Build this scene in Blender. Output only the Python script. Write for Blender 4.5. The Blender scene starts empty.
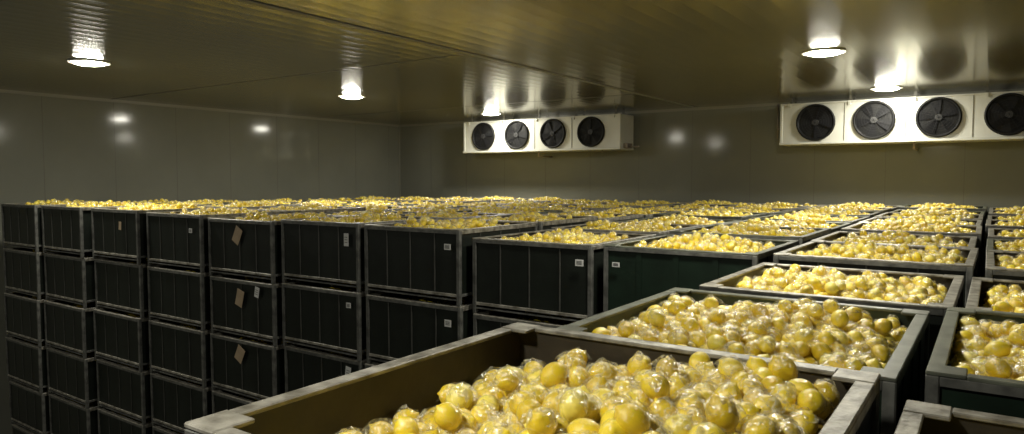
import bpy, bmesh, math, random
import numpy as np
from mathutils import Matrix, Vector
random.seed(7); rng=np.random.default_rng(7)
S=bpy.context.scene
S.view_settings.view_transform='Standard'
CAMZ=4.98; CEIL=6.38; NT=7; TH=0.64
XL,XR,YB,YF=-13.0,6.0,-5.0,13.65

# ---------------- materials ----------------
def mat(name,col,rough=.5,metal=0,noise=0,nscale=8,bump=0,bscale=30,spec=.5,col2=None,coat=0):
    m=bpy.data.materials.new(name); m.use_nodes=True
    nt=m.node_tree; b=nt.nodes['Principled BSDF']
    b.inputs['Base Color'].default_value=(*col,1); b.inputs['Roughness'].default_value=rough
    b.inputs['Metallic'].default_value=metal; b.inputs['Specular IOR Level'].default_value=spec
    b.inputs['Coat Weight'].default_value=coat
    tc=nt.nodes.new('ShaderNodeTexCoord')
    if noise or col2:
        n=nt.nodes.new('ShaderNodeTexNoise'); n.inputs['Scale'].default_value=nscale; n.inputs['Detail'].default_value=6
        nt.links.new(tc.outputs['Object'],n.inputs['Vector'])
        r=nt.nodes.new('ShaderNodeValToRGB'); r.color_ramp.elements[0].position=.35; r.color_ramp.elements[1].position=.68
        c2=col2 if col2 else tuple(c*(1-noise) for c in col)
        r.color_ramp.elements[0].color=(*c2,1); r.color_ramp.elements[1].color=(*col,1)
        nt.links.new(n.outputs['Fac'],r.inputs['Fac']); nt.links.new(r.outputs['Color'],b.inputs['Base Color'])
    if bump:
        n2=nt.nodes.new('ShaderNodeTexNoise'); n2.inputs['Scale'].default_value=bscale; n2.inputs['Detail'].default_value=4
        nt.links.new(tc.outputs['Object'],n2.inputs['Vector'])
        bp=nt.nodes.new('ShaderNodeBump'); bp.inputs['Strength'].default_value=bump; bp.inputs['Distance'].default_value=.01
        nt.links.new(n2.outputs['Fac'],bp.inputs['Height']); nt.links.new(bp.outputs['Normal'],b.inputs['Normal'])
    return m
M_frame=mat('galvanised_frame',(.40,.38,.33),.42,.3,col2=(.13,.12,.095),nscale=16,bump=.25,bscale=40)
M_fdark=mat('dark_frame',(.16,.16,.145),.5,.2,col2=(.06,.06,.055),nscale=14,bump=.15,bscale=40)  # darker mottled grey for posts, lips and some rails
M_panel=mat('dark_panel',(.010,.0135,.010),.42,0,noise=.4,nscale=5,bump=.1,spec=.4)
M_inner=mat('crate_inner',(.045,.034,.018),.6,0,noise=.5,nscale=6,bump=.2)
M_green=mat('green_panel',(.008,.019,.011),.42,0,noise=.4,nscale=5,bump=.1,spec=.4)
M_greenin=mat('green_inner',(.012,.027,.013),.5,0,noise=.4,nscale=5)
M_rimg=mat('green_rim',(.16,.17,.13),.42,.15,noise=.5,nscale=10)
M_strip=mat('panel_strip',(.09,.09,.08),.5,.2,noise=.4,nscale=10)
M_card=mat('cardboard_tag',(.36,.27,.17),.8,noise=.2)
M_white=mat('paper_tag',(.62,.62,.6),.7,noise=.1)
M_ink=mat('tag_ink',(.1,.1,.1),.8)
M_wall=mat('wall_panel',(.215,.218,.18),.10,.0,noise=.10,nscale=1.2,spec=.2)
M_ceil=mat('ceiling_panel',(.24,.228,.155),.155,.48,noise=.15,nscale=.8,bump=.05,bscale=1.2,spec=.5)
M_floor=mat('concrete',(.10,.10,.095),.7,noise=.4,nscale=2,bump=.2,bscale=20)
M_seam=mat('panel_seam',(.12,.115,.09),.4)
M_trim=mat('white_trim',(.24,.235,.19),.4)
M_evap=mat('evaporator_casing',(.56,.56,.50),.38,.1,noise=.12,nscale=3)
M_black=mat('fan_black',(.008,.008,.008),.5,spec=.2)
M_blade=mat('fan_blade',(.006,.006,.007),.6,.0,spec=.15)
M_guard=mat('fan_guard',(.014,.014,.014),.5,.0,spec=.2)
M_hub=mat('fan_hub',(.05,.05,.05),.4,.2)
M_pipe=mat('copper_pipe',(.28,.24,.2),.4,.6)
M_lampb=mat('lamp_body',(.75,.75,.70),.6,.0)
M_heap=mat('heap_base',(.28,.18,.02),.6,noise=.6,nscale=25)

def emis(name,col,st):
    m=bpy.data.materials.new(name); m.use_nodes=True; b=m.node_tree.nodes['Principled BSDF']
    b.inputs['Emission Color'].default_value=(*col,1); b.inputs['Emission Strength'].default_value=st
    b.inputs['Base Color'].default_value=(.8,.8,.8,1); return m
M_lens=emis('lamp_lens',(1,.965,.83),285)

def lemonmat():
    m=bpy.data.materials.new('wrapped_lemon'); m.use_nodes=True; nt=m.node_tree; b=nt.nodes['Principled BSDF']
    g=nt.nodes.new('ShaderNodeNewGeometry'); tc=nt.nodes.new('ShaderNodeTexCoord')
    r=nt.nodes.new('ShaderNodeValToRGB'); e=r.color_ramp.elements
    e[0].color=(.64,.45,.012,1); e[1].color=(.88,.75,.13,1)
    e.new(.35).color=(.82,.60,.018,1); e.new(.75).color=(.87,.67,.03,1)
    nt.links.new(g.outputs['Random Per Island'],r.inputs['Fac'])
    v=nt.nodes.new('ShaderNodeTexNoise'); v.inputs['Scale'].default_value=38; v.inputs['Detail'].default_value=3; v.inputs['Distortion'].default_value=2.0
    nt.links.new(tc.outputs['Object'],v.inputs['Vector'])
    r2=nt.nodes.new('ShaderNodeValToRGB'); r2.color_ramp.elements[0].position=.58; r2.color_ramp.elements[1].position=.74
    r2.color_ramp.elements[1].color=(.40,.40,.40,1)
    nt.links.new(v.outputs['Fac'],r2.inputs['Fac'])
    mx=nt.nodes.new('ShaderNodeMix'); mx.data_type='RGBA'; mx.inputs['B'].default_value=(.90,.85,.58,1)  # pale sheen and haze of the wrap painted into the lemon colour
    nt.links.new(r2.outputs['Color'],mx.inputs['Factor']); nt.links.new(r.outputs['Color'],mx.inputs['A'])
    nt.links.new(mx.outputs['Result'],b.inputs['Base Color'])
    b.inputs['Roughness'].default_value=.5
    b.inputs['Coat Weight'].default_value=1; b.inputs['Coat Roughness'].default_value=.14; b.inputs['Coat IOR'].default_value=1.65
    bp=nt.nodes.new('ShaderNodeBump'); bp.inputs['Strength'].default_value=1; bp.inputs['Distance'].default_value=.010
    nt.links.new(v.outputs['Fac'],bp.inputs['Height']); nt.links.new(bp.outputs['Normal'],b.inputs['Coat Normal'])
    return m
M_lemon=lemonmat()
def filmmat():
    m=bpy.data.materials.new('clear_film'); m.use_nodes=True; nt=m.node_tree; nt.nodes.remove(nt.nodes['Principled BSDF'])
    o=nt.nodes['Material Output']
    t=nt.nodes.new('ShaderNodeBsdfTransparent'); gl=nt.nodes.new('ShaderNodeBsdfGlossy'); gl.inputs['Roughness'].default_value=.2
    df=nt.nodes.new('ShaderNodeBsdfDiffuse'); df.inputs['Color'].default_value=(.95,.87,.52,1)
    a=nt.nodes.new('ShaderNodeMixShader'); a.inputs[0].default_value=.42
    nt.links.new(gl.outputs[0],a.inputs[1]); nt.links.new(df.outputs[0],a.inputs[2])
    n=nt.nodes.new('ShaderNodeTexNoise'); n.inputs['Scale'].default_value=45; n.inputs['Detail'].default_value=3; n.inputs['Distortion'].default_value=1.5
    tc=nt.nodes.new('ShaderNodeTexCoord'); nt.links.new(tc.outputs['Object'],n.inputs['Vector'])
    mr=nt.nodes.new('ShaderNodeMapRange'); mr.inputs['From Min'].default_value=.45; mr.inputs['From Max'].default_value=.68
    mr.inputs['To Min'].default_value=.05; mr.inputs['To Max'].default_value=.62
    nt.links.new(n.outputs['Fac'],mr.inputs['Value'])
    mx=nt.nodes.new('ShaderNodeMixShader'); nt.links.new(mr.outputs['Result'],mx.inputs[0])
    nt.links.new(t.outputs[0],mx.inputs[1]); nt.links.new(a.outputs[0],mx.inputs[2])
    bp=nt.nodes.new('ShaderNodeBump'); bp.inputs['Strength'].default_value=1; bp.inputs['Distance'].default_value=.012
    nt.links.new(n.outputs['Fac'],bp.inputs['Height']); nt.links.new(bp.outputs['Normal'],gl.inputs['Normal'])
    nt.links.new(mx.outputs[0],o.inputs['Surface'])
    return m
M_film=filmmat()

# ---------------- mesh helpers ----------------
def link(o,parent=None):
    S.collection.objects.link(o)
    if parent: o.parent=parent
    return o
def addbox(bm,x0,x1,y0,y1,z0,z1,mi=0,bev=0,rot=None):
    t=bmesh.new(); bmesh.ops.create_cube(t,size=1)
    bmesh.ops.scale(t,vec=(x1-x0,y1-y0,z1-z0),verts=t.verts)
    if bev: bmesh.ops.bevel(t,geom=t.edges[:],offset=bev,segments=1,affect='EDGES')
    if rot: bmesh.ops.transform(t,matrix=rot,verts=t.verts)
    bmesh.ops.translate(t,vec=((x0+x1)/2,(y0+y1)/2,(z0+z1)/2),verts=t.verts)
    for f in t.faces: f.material_index=mi
    me=bpy.data.meshes.new('t'); t.to_mesh(me); t.free(); bm.from_mesh(me); bpy.data.meshes.remove(me)
def addcyl(bm,c,r,d,axis='z',seg=24,mi=0,r2=None,cap=True):
    t=bmesh.new(); bmesh.ops.create_cone(t,cap_ends=cap,segments=seg,radius1=r,radius2=r if r2 is None else r2,depth=d)
    R=Matrix.Identity(4)
    if axis=='y': R=Matrix.Rotation(math.pi/2,4,'X')
    if axis=='x': R=Matrix.Rotation(math.pi/2,4,'Y')
    bmesh.ops.transform(t,matrix=Matrix.Translation(c)@R,verts=t.verts)
    for f in t.faces: f.material_index=mi; f.smooth=len(f.verts)==4
    me=bpy.data.meshes.new('t'); t.to_mesh(me); t.free(); bm.from_mesh(me); bpy.data.meshes.remove(me)
def tomesh(bm,name,mats):
    me=bpy.data.meshes.new(name); bm.to_mesh(me); bm.free()
    for m in mats: me.materials.append(m)
    return me
def obj(bm,name,mats,parent=None):
    return link(bpy.data.objects.new(name,tomesh(bm,name,mats)),parent)

# ---------------- room ----------------
def shell(name,*b,m):
    bm=bmesh.new(); addbox(bm,*b); return obj(bm,name,[m])
shell('floor',XL-.2,XR+.2,YB-.2,YF+.2,-.2,0,m=M_floor)
def wallseams(name,b,seams):
    bm=bmesh.new(); addbox(bm,*b,mi=0)
    for s in seams: addbox(bm,*s,mi=1)
    return obj(bm,name,[M_wall,M_seam])
wallseams('wall_far',(XL-.2,XR+.2,YF,YF+.2,0,CEIL),[(x-.004,x+.004,YF-.002,YF+.01,0,CEIL) for x in np.arange(XL+1.1,XR,1.15)])
wallseams('wall_left',(XL-.2,XL,YB-.2,YF,0,CEIL),[(XL-.01,XL+.002,y-.004,y+.004,0,CEIL) for y in np.arange(YB+1,YF,1.15)])
wallseams('wall_right',(XR,XR+.2,YB-.2,YF,0,CEIL),[])
wallseams('wall_back',(XL-.2,XR+.2,YB-.2,YB,0,CEIL),[])
shell('trim_1',XL,XR,YF-.03,YF,CEIL-.05,CEIL,m=M_trim)
shell('trim_2',XL,XL+.03,YB,YF,CEIL-.05,CEIL,m=M_trim)
shell('trim_3',XL,XL+.03,YF-.03,YF,0,CEIL-.05,m=M_trim)
def ceiling():
    prof=[]; x=XL-.2; p=.2; h=.0008
    while x<XR+.2:
        prof+=[(x,0),(x+p*.36,0),(x+p*.44,-.6*h),(x+p*.5,-h),(x+p*.56,-.6*h),(x+p*.64,0)]
        x+=p
    prof.append((x,0))
    vs=[];fs=[]
    for (a,b) in prof: vs+=[(a,YB-.2,CEIL+b),(a,YF+.2,CEIL+b)]
    n=len(prof)
    for i in range(n-1): fs.append((2*i,2*i+1,2*i+3,2*i+2))
    k=len(vs); vs+=[(XL-.2,YB-.2,CEIL+.15),(XL-.2,YF+.2,CEIL+.15),(x,YF+.2,CEIL+.15),(x,YB-.2,CEIL+.15)]
    fs.append((k,k+1,k+2,k+3))
    me=bpy.data.meshes.new('ceiling'); me.from_pydata(vs,[],fs); me.materials.append(M_ceil)
    me.polygons.foreach_set('use_smooth',[True]*(len(fs)-1)+[False])
    link(bpy.data.objects.new('ceiling',me))
ceiling()
shell('trim_4',-4.94,-4.88,YB,YF-.03,CEIL-.012,CEIL-.003,m=M_trim)
for i,yy in enumerate((1.0,6.3,10.9)):
    shell('trim_%d'%(5+i),XL+.03,-4.95,yy-.006,yy+.006,CEIL-.005,CEIL-.002,m=M_seam)

# ---------------- lamps (flush discs: trim ring widened to hide ceiling glare and add a halo, shallow lens) ----------------
def lampmesh():
    bm=bmesh.new()
    addcyl(bm,(0,0,-.006),.225,.012,mi=0,seg=40)
    t=bmesh.new(); bmesh.ops.create_uvsphere(t,u_segments=32,v_segments=14,radius=.172)
    bmesh.ops.scale(t,vec=(1,1,.17),verts=t.verts)
    bmesh.ops.delete(t,geom=[v for v in t.verts if v.co.z>.001],context='VERTS')
    bmesh.ops.translate(t,vec=(0,0,-.0125),verts=t.verts)
    for f in t.faces: f.material_index=1; f.smooth=True
    me=bpy.data.meshes.new('t'); t.to_mesh(me); t.free(); bm.from_mesh(me)
    return tomesh(bm,'ceiling_lamp',[M_lampb,M_lens])
LM=lampmesh()
for (x,y) in [(-9.05,4.15),(-9.1,8.4),(-9.0,12.3),(-1.6,8.44),(-1.42,12.35),(-1.5,4.1),(-1.5,-.2),(-9.05,0)]:
    o=link(bpy.data.objects.new('ceiling_lamp',LM)); o.location=(x,y,CEIL-.003)

# ---------------- evaporators ----------------
def evaporator(xl,xr,fans):
    root=link(bpy.data.objects.new('evaporator_unit',None)); 
    yf=12.95; yb=YF-.06; z1=CEIL-.1; z0=z1-.71
    root.location=((xl+xr)/2,(yf+yb)/2,z0)
    def P(o):
        o.parent=root; o.matrix_parent_inverse=Matrix.Translation(root.location).inverted(); return o
    bm=bmesh.new()
    addbox(bm,xl,xr,yf+.02,yb,z0+.03,z1,0,.006)
    addbox(bm,xl-.01,xr+.01,yf-.03,yb,z0-.01,z0+.03,0,.005)
    addbox(bm,xl,xr,yf,yf+.03,z1-.03,z1+.0,0,.004)
    addbox(bm,xl-.005,xl+.035,yf-.003,yf+.03,z0+.03,z1,0,.004)
    addbox(bm,xr-.035,xr+.005,yf-.003,yf+.03,z0+.03,z1,0,.004)
    for a,b in zip(fans[:-1],fans[1:]):
        m=(a+b)/2; addbox(bm,m-.005,m+.005,yf+.012,yf+.022,z0+.04,z1-.03,1)
    for x in np.linspace(xl+.15,xr-.15,5):
        addbox(bm,x-.02,x+.02,yf+.1,yf+.13,z1,CEIL-.006,1)
        addbox(bm,x-.02,x+.02,yb-.2,yb-.17,z1,CEIL-.006,1)
        addbox(bm,x-.02,x+.02,yf-.012,yf+.02,z1-.07,z1+.0,0)
    P(obj(bm,'casing',[M_evap,M_seam]))
    bm=bmesh.new(); zc=(z0+z1)/2+.01; R=.295
    for fx in fans:
        t=bmesh.new(); n=40
        rings=[(R+.02,yf+.018),(R+.02,yf-.02),(R,yf-.035),(R-.02,yf-.02),(R-.025,yf+.012)]
        vv=[[t.verts.new((fx+r*math.cos(2*math.pi*i/n),y,zc+r*math.sin(2*math.pi*i/n))) for i in range(n)] for r,y in rings]
        for a,b in zip(vv[:-1],vv[1:]):
            for i in range(n):
                f=t.faces.new((a[i],a[(i+1)%n],b[(i+1)%n],b[i])); f.smooth=True
        me=bpy.data.meshes.new('t'); t.to_mesh(me); t.free(); bm.from_mesh(me)
        addcyl(bm,(fx,yf+.016,zc),R-.01,.006,'y',40,0)
        addcyl(bm,(fx,yf-.012,zc),.05,.035,'y',20,3)
        for k in range(5):
            a=k*2*math.pi/5+fx
            t=bmesh.new(); pts=[(.05,-.02),(.15,-.06),(R-.03,-.09),(R-.03,.07),(.15,.05),(.05,.02)]
            vs=[]
            for r,w in pts:
                px=r*math.cos(a)-w*math.sin(a); pz=r*math.sin(a)+w*math.cos(a)
                vs.append(t.verts.new((fx+px,yf-.008+w*.12,zc+pz)))
            t.faces.new(vs).material_index=1
            me=bpy.data.meshes.new('t'); t.to_mesh(me); t.free(); bm.from_mesh(me)
        for r in (.06,.1,.14,.18,.22,.26):
            t=bmesh.new(); n=36; q=.002
            A=[];
            for (dr,dy) in ((q,0),(0,q),(-q,0),(0,-q)):
                A.append([t.verts.new((fx+(r+dr)*math.cos(2*math.pi*i/n),yf-.04+dy,zc+(r+dr)*math.sin(2*math.pi*i/n))) for i in range(n)])
            for j in range(4):
                for i in range(n):
                    t.faces.new((A[j][i],A[j][(i+1)%n],A[(j+1)%4][(i+1)%n],A[(j+1)%4][i])).material_index=2
            me=bpy.data.meshes.new('t'); t.to_mesh(me); t.free(); bm.from_mesh(me)
        for k in range(4):
            a=k*math.pi/4+.3
            addbox(bm,fx-.28,fx+.28,yf-.042,yf-.038,zc-.002,zc+.002,2,rot=Matrix.Rotation(a,4,'Y'))
    P(obj(bm,'fans',[M_black,M_blade,M_guard,M_hub]))
    bm=bmesh.new()
    mx=(xl+xr)/2
    addcyl(bm,(mx,yf+.1,z0-.06),.02,.12,'z',12)
    addcyl(bm,(mx,yf+.38,z0-.11),.018,.58,'y',12)
    addcyl(bm,(xr-.5,yf+.2,z0-.03),.015,.06,'z',12)
    addbox(bm,xr,xr+.09,yf+.15,yf+.4,z0+.02,z0+.12,0,.005)
    addcyl(bm,(xr+.15,yf+.25,z0+.05),.015,.3,'x',12)
    addcyl(bm,(xl-.06,yf+.3,z0+.3),.015,.14,'x',12)
    addcyl(bm,(xl-.12,yf+.3,z0+.43),.015,.62,'z',12)
    P(obj(bm,'pipes',[M_pipe]))
evaporator(-10.27,-6.25,[-9.70,-8.78,-7.84,-6.92])
evaporator(-3.14,.98,[-2.56,-1.66,-.75,.16])

# ---------------- crates ----------------
W,L=1.13,1.22
def cratebm(bm,z,style):
    fr,pn,inn,st,fd=(0,1,2,3,4)
    w,l=W/2,L/2; t=.036
    for sx in (-1,1):
        for sy in (-1,1):
            x0,x1=sorted((sx*w,sx*(w-t))); y0,y1=sorted((sy*l,sy*(l-t)))
            addbox(bm,x0,x1,y0,y1,z+.001,z+TH-.013,fd,.004)
            x0,x1=sorted((sx*w,sx*(w-.10))); y0,y1=sorted((sy*l,sy*(l-.10)))
            addbox(bm,x0,x1,y0,y1,z+TH-.013,z+TH-.001,fr,.003)
    rt=.046
    for sx in (-1,1):
        x0,x1=sorted((sx*w,sx*(w-rt))); addbox(bm,x0,x1,-l+.1,l-.1,z+TH-.016,z+TH-.003,fr,.003)
        x0,x1=sorted((sx*w,sx*(w-.012))); addbox(bm,x0,x1,-l+t,l-t,z+TH-.042,z+TH-.014,fr,.002)
        addbox(bm,x0,x1,-l+t,l-t,z+.075,z+.10,fd,.002)
        x0,x1=sorted((sx*(w-.014),sx*(w-.03))); addbox(bm,x0,x1,-l+.02,l-.02,z+.08,z+TH-.014,pn)
        x0,x1=sorted((sx*(w-.03),sx*(w-.034))); addbox(bm,x0,x1,-l+.03,l-.03,z+.09,z+TH-.016,inn)
        for k in range(1,4):
            yy=-l+L*k/4; x0,x1=sorted((sx*(w-.008),sx*(w-.016))); addbox(bm,x0,x1,yy-.005,yy+.005,z+.1,z+TH-.04,st)
    for sy in (-1,1):
        y0,y1=sorted((sy*l,sy*(l-rt))); addbox(bm,-w+.1,w-.1,y0,y1,z+TH-.016,z+TH-.003,fr,.003)
        y0,y1=sorted((sy*l,sy*(l-.012))); addbox(bm,-w+t,w-t,y0,y1,z+TH-.042,z+TH-.014,fd,.002)
        addbox(bm,-w+t,w-t,y0,y1,z+.075,z+.10,fr,.002)
        y0,y1=sorted((sy*(l-.014),sy*(l-.03))); addbox(bm,-w+.02,w-.02,y0,y1,z+.08,z+TH-.014,pn)
        y0,y1=sorted((sy*(l-.03),sy*(l-.034))); addbox(bm,-w+.03,w-.03,y0,y1,z+.09,z+TH-.016,inn)
        for k in range(1,4):
            xx=-w+W*k/4; y0,y1=sorted((sy*(l-.008),sy*(l-.016))); 
            if style==0: addbox(bm,xx-.005,xx+.005,y0,y1,z+.1,z+TH-.04,st)
            else: addbox(bm,xx-.02,xx+.02,y0,y1,z+.1,z+TH-.04,pn)
        y0,y1=sorted((sy*l,sy*(l-.03))); addbox(bm,-w+t,w-t,y0,y1,z+.045,z+.055,fd)
    addbox(bm,-w+.03,w-.03,-l+.03,l-.03,z+.075,z+.09,pn)
MATS=[[M_frame,M_panel,M_inner,M_strip,M_fdark],[M_rimg,M_green,M_greenin,M_green,M_fdark]]
CR=[]
for s in (0,1):
    bm=bmesh.new(); cratebm(bm,0,s); CR.append(tomesh(bm,'fruit_crate',MATS[s]))
_st={}
def STn(n):
    if n not in _st:
        bm=bmesh.new()
        for k in range(n): cratebm(bm,k*TH,0)
        _st[n]=tomesh(bm,'fruit_crate_stack',MATS[0])
    return _st[n]

# ---------------- lemons ----------------
def lemonbase(u,v):
    t=bmesh.new(); bmesh.ops.create_uvsphere(t,u_segments=u,v_segments=v,radius=1)
    for q in t.verts:
        z=q.co.z
        if abs(z)>.98: q.co.z*=1.16
        elif abs(z)>.85: q.co.x*=.86; q.co.y*=.86
    t.verts.ensure_lookup_table(); vs=np.array([q.co[:] for q in t.verts]); fs=[[q.index for q in f.verts] for f in t.faces]; t.free()
    return vs,fs
def pile(name,hf,seed,film=.8,sp=.066,res=(12,8)):
    r=np.random.default_rng(seed); w,l=W/2-.036,L/2-.036
    V=[];F=[];MI=[];off=0
    n=18; gx=np.linspace(-w,w,n); gy=np.linspace(-l,l,n)
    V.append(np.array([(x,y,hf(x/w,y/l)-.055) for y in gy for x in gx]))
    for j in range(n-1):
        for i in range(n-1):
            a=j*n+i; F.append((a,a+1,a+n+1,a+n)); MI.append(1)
    off=n*n
    bv,bf=lemonbase(*res)
    pts=[]
    for lay in range(3):
        y=-l+.035+lay*.02; j=0
        while y<l-.033:
            x=-w+.035+(.5*sp if (j+lay)%2 else 0)
            while x<w-.033:
                if lay==0 or r.random()<(.62 if lay==1 else .16):
                    px=x+r.normal(0,.007); py=y+r.normal(0,.007)
                    px=min(max(px,-w+.036),w-.036); py=min(max(py,-l+.036),l-.036)
                    pts.append((px,py,hf(px/w,py/l)-.045+lay*.036+r.normal(0,.008),lay))
                x+=sp
            y+=sp*.87; j+=1
    for (px,py,pz,lay) in pts:
        q=r.normal(size=4); q/=np.linalg.norm(q)
        a,b,c,d=q
        R=np.array([[1-2*(c*c+d*d),2*(b*c-a*d),2*(b*d+a*c)],[2*(b*c+a*d),1-2*(b*b+d*d),2*(c*d-a*b)],[2*(b*d-a*c),2*(c*d+a*b),1-2*(b*b+c*c)]])
        s=r.uniform(.9,1.08)
        V.append((bv*np.array([.031,.031,.037])*s)@R.T+np.array([px,py,pz]))
        for f in bf: F.append(tuple(i+off for i in f)); MI.append(0)
        off+=len(bv)
        if r.random()<film:
            m=6; ang=r.uniform(0,6.28); ca,sa=math.cos(ang),math.sin(ang); sz=r.uniform(.038,.06)
            g=[]
            for jj in range(m):
                for ii in range(m):
                    u=(ii/(m-1)*2-1); v=(jj/(m-1)*2-1); d2=u*u+v*v
                    xx=u*sz*r.uniform(.7,1); yy=v*sz*.8*r.uniform(.7,1)
                    zz=.037*s-.022*d2+r.uniform(-.005,.009)
                    g.append((px+xx*ca-yy*sa,py+xx*sa+yy*ca,pz+zz))
            g=np.array(g); g[:,0]=np.clip(g[:,0],-w+.001,w-.001); g[:,1]=np.clip(g[:,1],-l+.001,l-.001)
            V.append(g)
            for jj in range(m-1):
                for ii in range(m-1):
                    a=off+jj*m+ii; F.append((a,a+1,a+m+1,a+m)); MI.append(2)
            off+=m*m
    me=bpy.data.meshes.new(name); me.from_pydata(np.concatenate(V).tolist(),[],F)
    for k in (M_lemon,M_heap,M_film): me.materials.append(k)
    me.polygons.foreach_set('material_index',MI)
    me.polygons.foreach_set('use_smooth',[m!=2 for m in MI]); me.update()
    return me
def bumpy(seed,amp):
    r=random.Random(seed); c=[(r.uniform(2,5),r.uniform(2,5),r.uniform(0,6)) for _ in range(4)]
    return lambda u,v: amp*sum(math.sin(a*u+b*v+p) for a,b,p in c)/4
def hf_std(seed,top=.0,drop=.06):
    b=bumpy(seed,.03)
    return lambda u,v: TH-.0+top-drop*max(abs(u),abs(v))**3+b(u,v)*(1-max(abs(u),abs(v))**4)
bb=bumpy(3,.03)
def hf_front(u,v):
    lft=((1-u)/2)**2
    return TH+.020-.18*lft-.055*max(0,v)**4-.03*abs(u)**4+bb(u,v)*(1-max(abs(u),abs(v))**4)
PF=pile('lemon_pile',hf_front,11,film=.85,res=(18,12))
PS=[pile('lemon_pile',hf_std(20+i,-.015,.085),30+i) for i in range(4)]
PLOW=pile('lemon_pile',hf_std(50,-.09,.04),60,film=.4)

def put(me,name,x,y,z,rz=0,sz=1,parent=None):
    o=bpy.data.objects.new(name,me); link(o,parent); o.location=(x,y,z); o.rotation_euler=(0,0,rz); o.scale=(1,1,sz); return o
def stack(x,y,h,style=0,tops=1,pm=None):
    top=CAMZ-h; sc=top/(NT*TH); rz=random.uniform(-.008,.008)
    for k in range(tops):
        z=(NT-1-k)*TH*sc
        c=put(CR[style if k==0 else 0],'fruit_crate',x+(random.uniform(-.012,.012) if k else 0),y+(random.uniform(-.015,.015) if k else 0),z,rz,sc)
        if k==0: p=pm or random.choice(PS)
        else: p=PLOW
        put(p,'lemon_pile',0,0,0,0 if pm else random.choice((0,math.pi)),1,c)
        if k==0: first=c
    if tops<NT: put(STn(NT-tops),'fruit_crate_stack',x,y,0,rz,sc)
    return first

stack(-.79,1.39,.50,0,3,PF)
stack(-.77,2.81,.56,1,2)
stack(-.69,4.17,.56,0,2)
stack(.40,1.42,.565,0,2,PLOW)
stack(.42,2.91,.55,1,2)
stack(.48,4.22,.57,0,2)
stack(1.66,1.5,.56,0,1); stack(1.68,2.86,.55,0,1); stack(1.68,4.2,.54,0,1)
fy=[4.70,4.64,4.55,4.54,4.48,4.43,4.35,4.25,4.20]
fh=[.50,.50,.43,.42,.44,.41,.385,.375,.37]
front=[]
for i in range(9):
    x=-1.25-.585-1.195*i
    st=1 if i in (0,) else 0
    c=stack(x,fy[i]+L/2,fh[i],st,NT,None); front.append((x,fy[i],fh[i]))
    for k in range(1,7):
        stack(x+random.uniform(-.015,.015),fy[i]+L/2+k*1.265,fh[i]+(.47-fh[i])*min(1,k*.25)+random.uniform(-.02,.02),random.choice((0,0,1)),1)
for i in range(5):
    x=-.655+1.18*i
    for k in range(1,8):
        y=4.22+k*1.252
        stack(x+random.uniform(-.015,.015),y+random.uniform(-.008,.008),.53-.01*k+random.uniform(-.015,.015),random.choice((0,0,1)),1)

def tag(i,dx,zoff,w,h,ang,m,name='paper_tag'):
    x,y,hh=front[i]; bm=bmesh.new()
    addbox(bm,-w/2,w/2,-.0015,.0015,-h/2,h/2,0)
    if m is M_white:
        for q in (.2,0,-.2): addbox(bm,-w*.35,w*.3,-.0022,-.0014,q*h-.003,q*h+.003,1)
    o=obj(bm,name,[m,M_ink]); o.location=(x+dx,y-.018,CAMZ-hh-zoff); o.rotation_euler=(0,ang,0)
tag(4,.0,.17,.12,.18,.5,M_card,'cardboard_tag')
tag(4,.02,.84,.12,.18,.3,M_card,'cardboard_tag'); tag(4,.0,1.45,.13,.17,.5,M_card,'cardboard_tag')
tag(4,.32,.75,.07,.11,.2,M_white); tag(3,.42,.16,.06,.12,.0,M_white); tag(3,.42,1.43,.07,.12,.15,M_white)
tag(1,.47,.14,.07,.05,0,M_white); tag(2,.45,.15,.07,.05,0,M_white); tag(2,.45,.80,.07,.06,0,M_white); tag(0,-.45,.14,.06,.035,0,M_white)
tag(6,.2,.2,.06,.1,.1,M_card,'cardboard_tag'); tag(5,.4,.18,.06,.05,0,M_white); tag(3,.44,.78,.06,.05,0,M_white)

w=bpy.data.worlds.new('w'); S.world=w; w.use_nodes=True
w.node_tree.nodes['Background'].inputs[0].default_value=(.02,.02,.02,1)
cd=bpy.data.cameras.new('camera'); cd.lens=700/1024*36; cd.sensor_width=36; cd.clip_start=.02
cam=link(bpy.data.objects.new('camera',cd)); cam.location=(0,0,CAMZ)
cam.rotation_euler=(math.radians(90-3.19),0,math.radians(34.5)); S.camera=cam
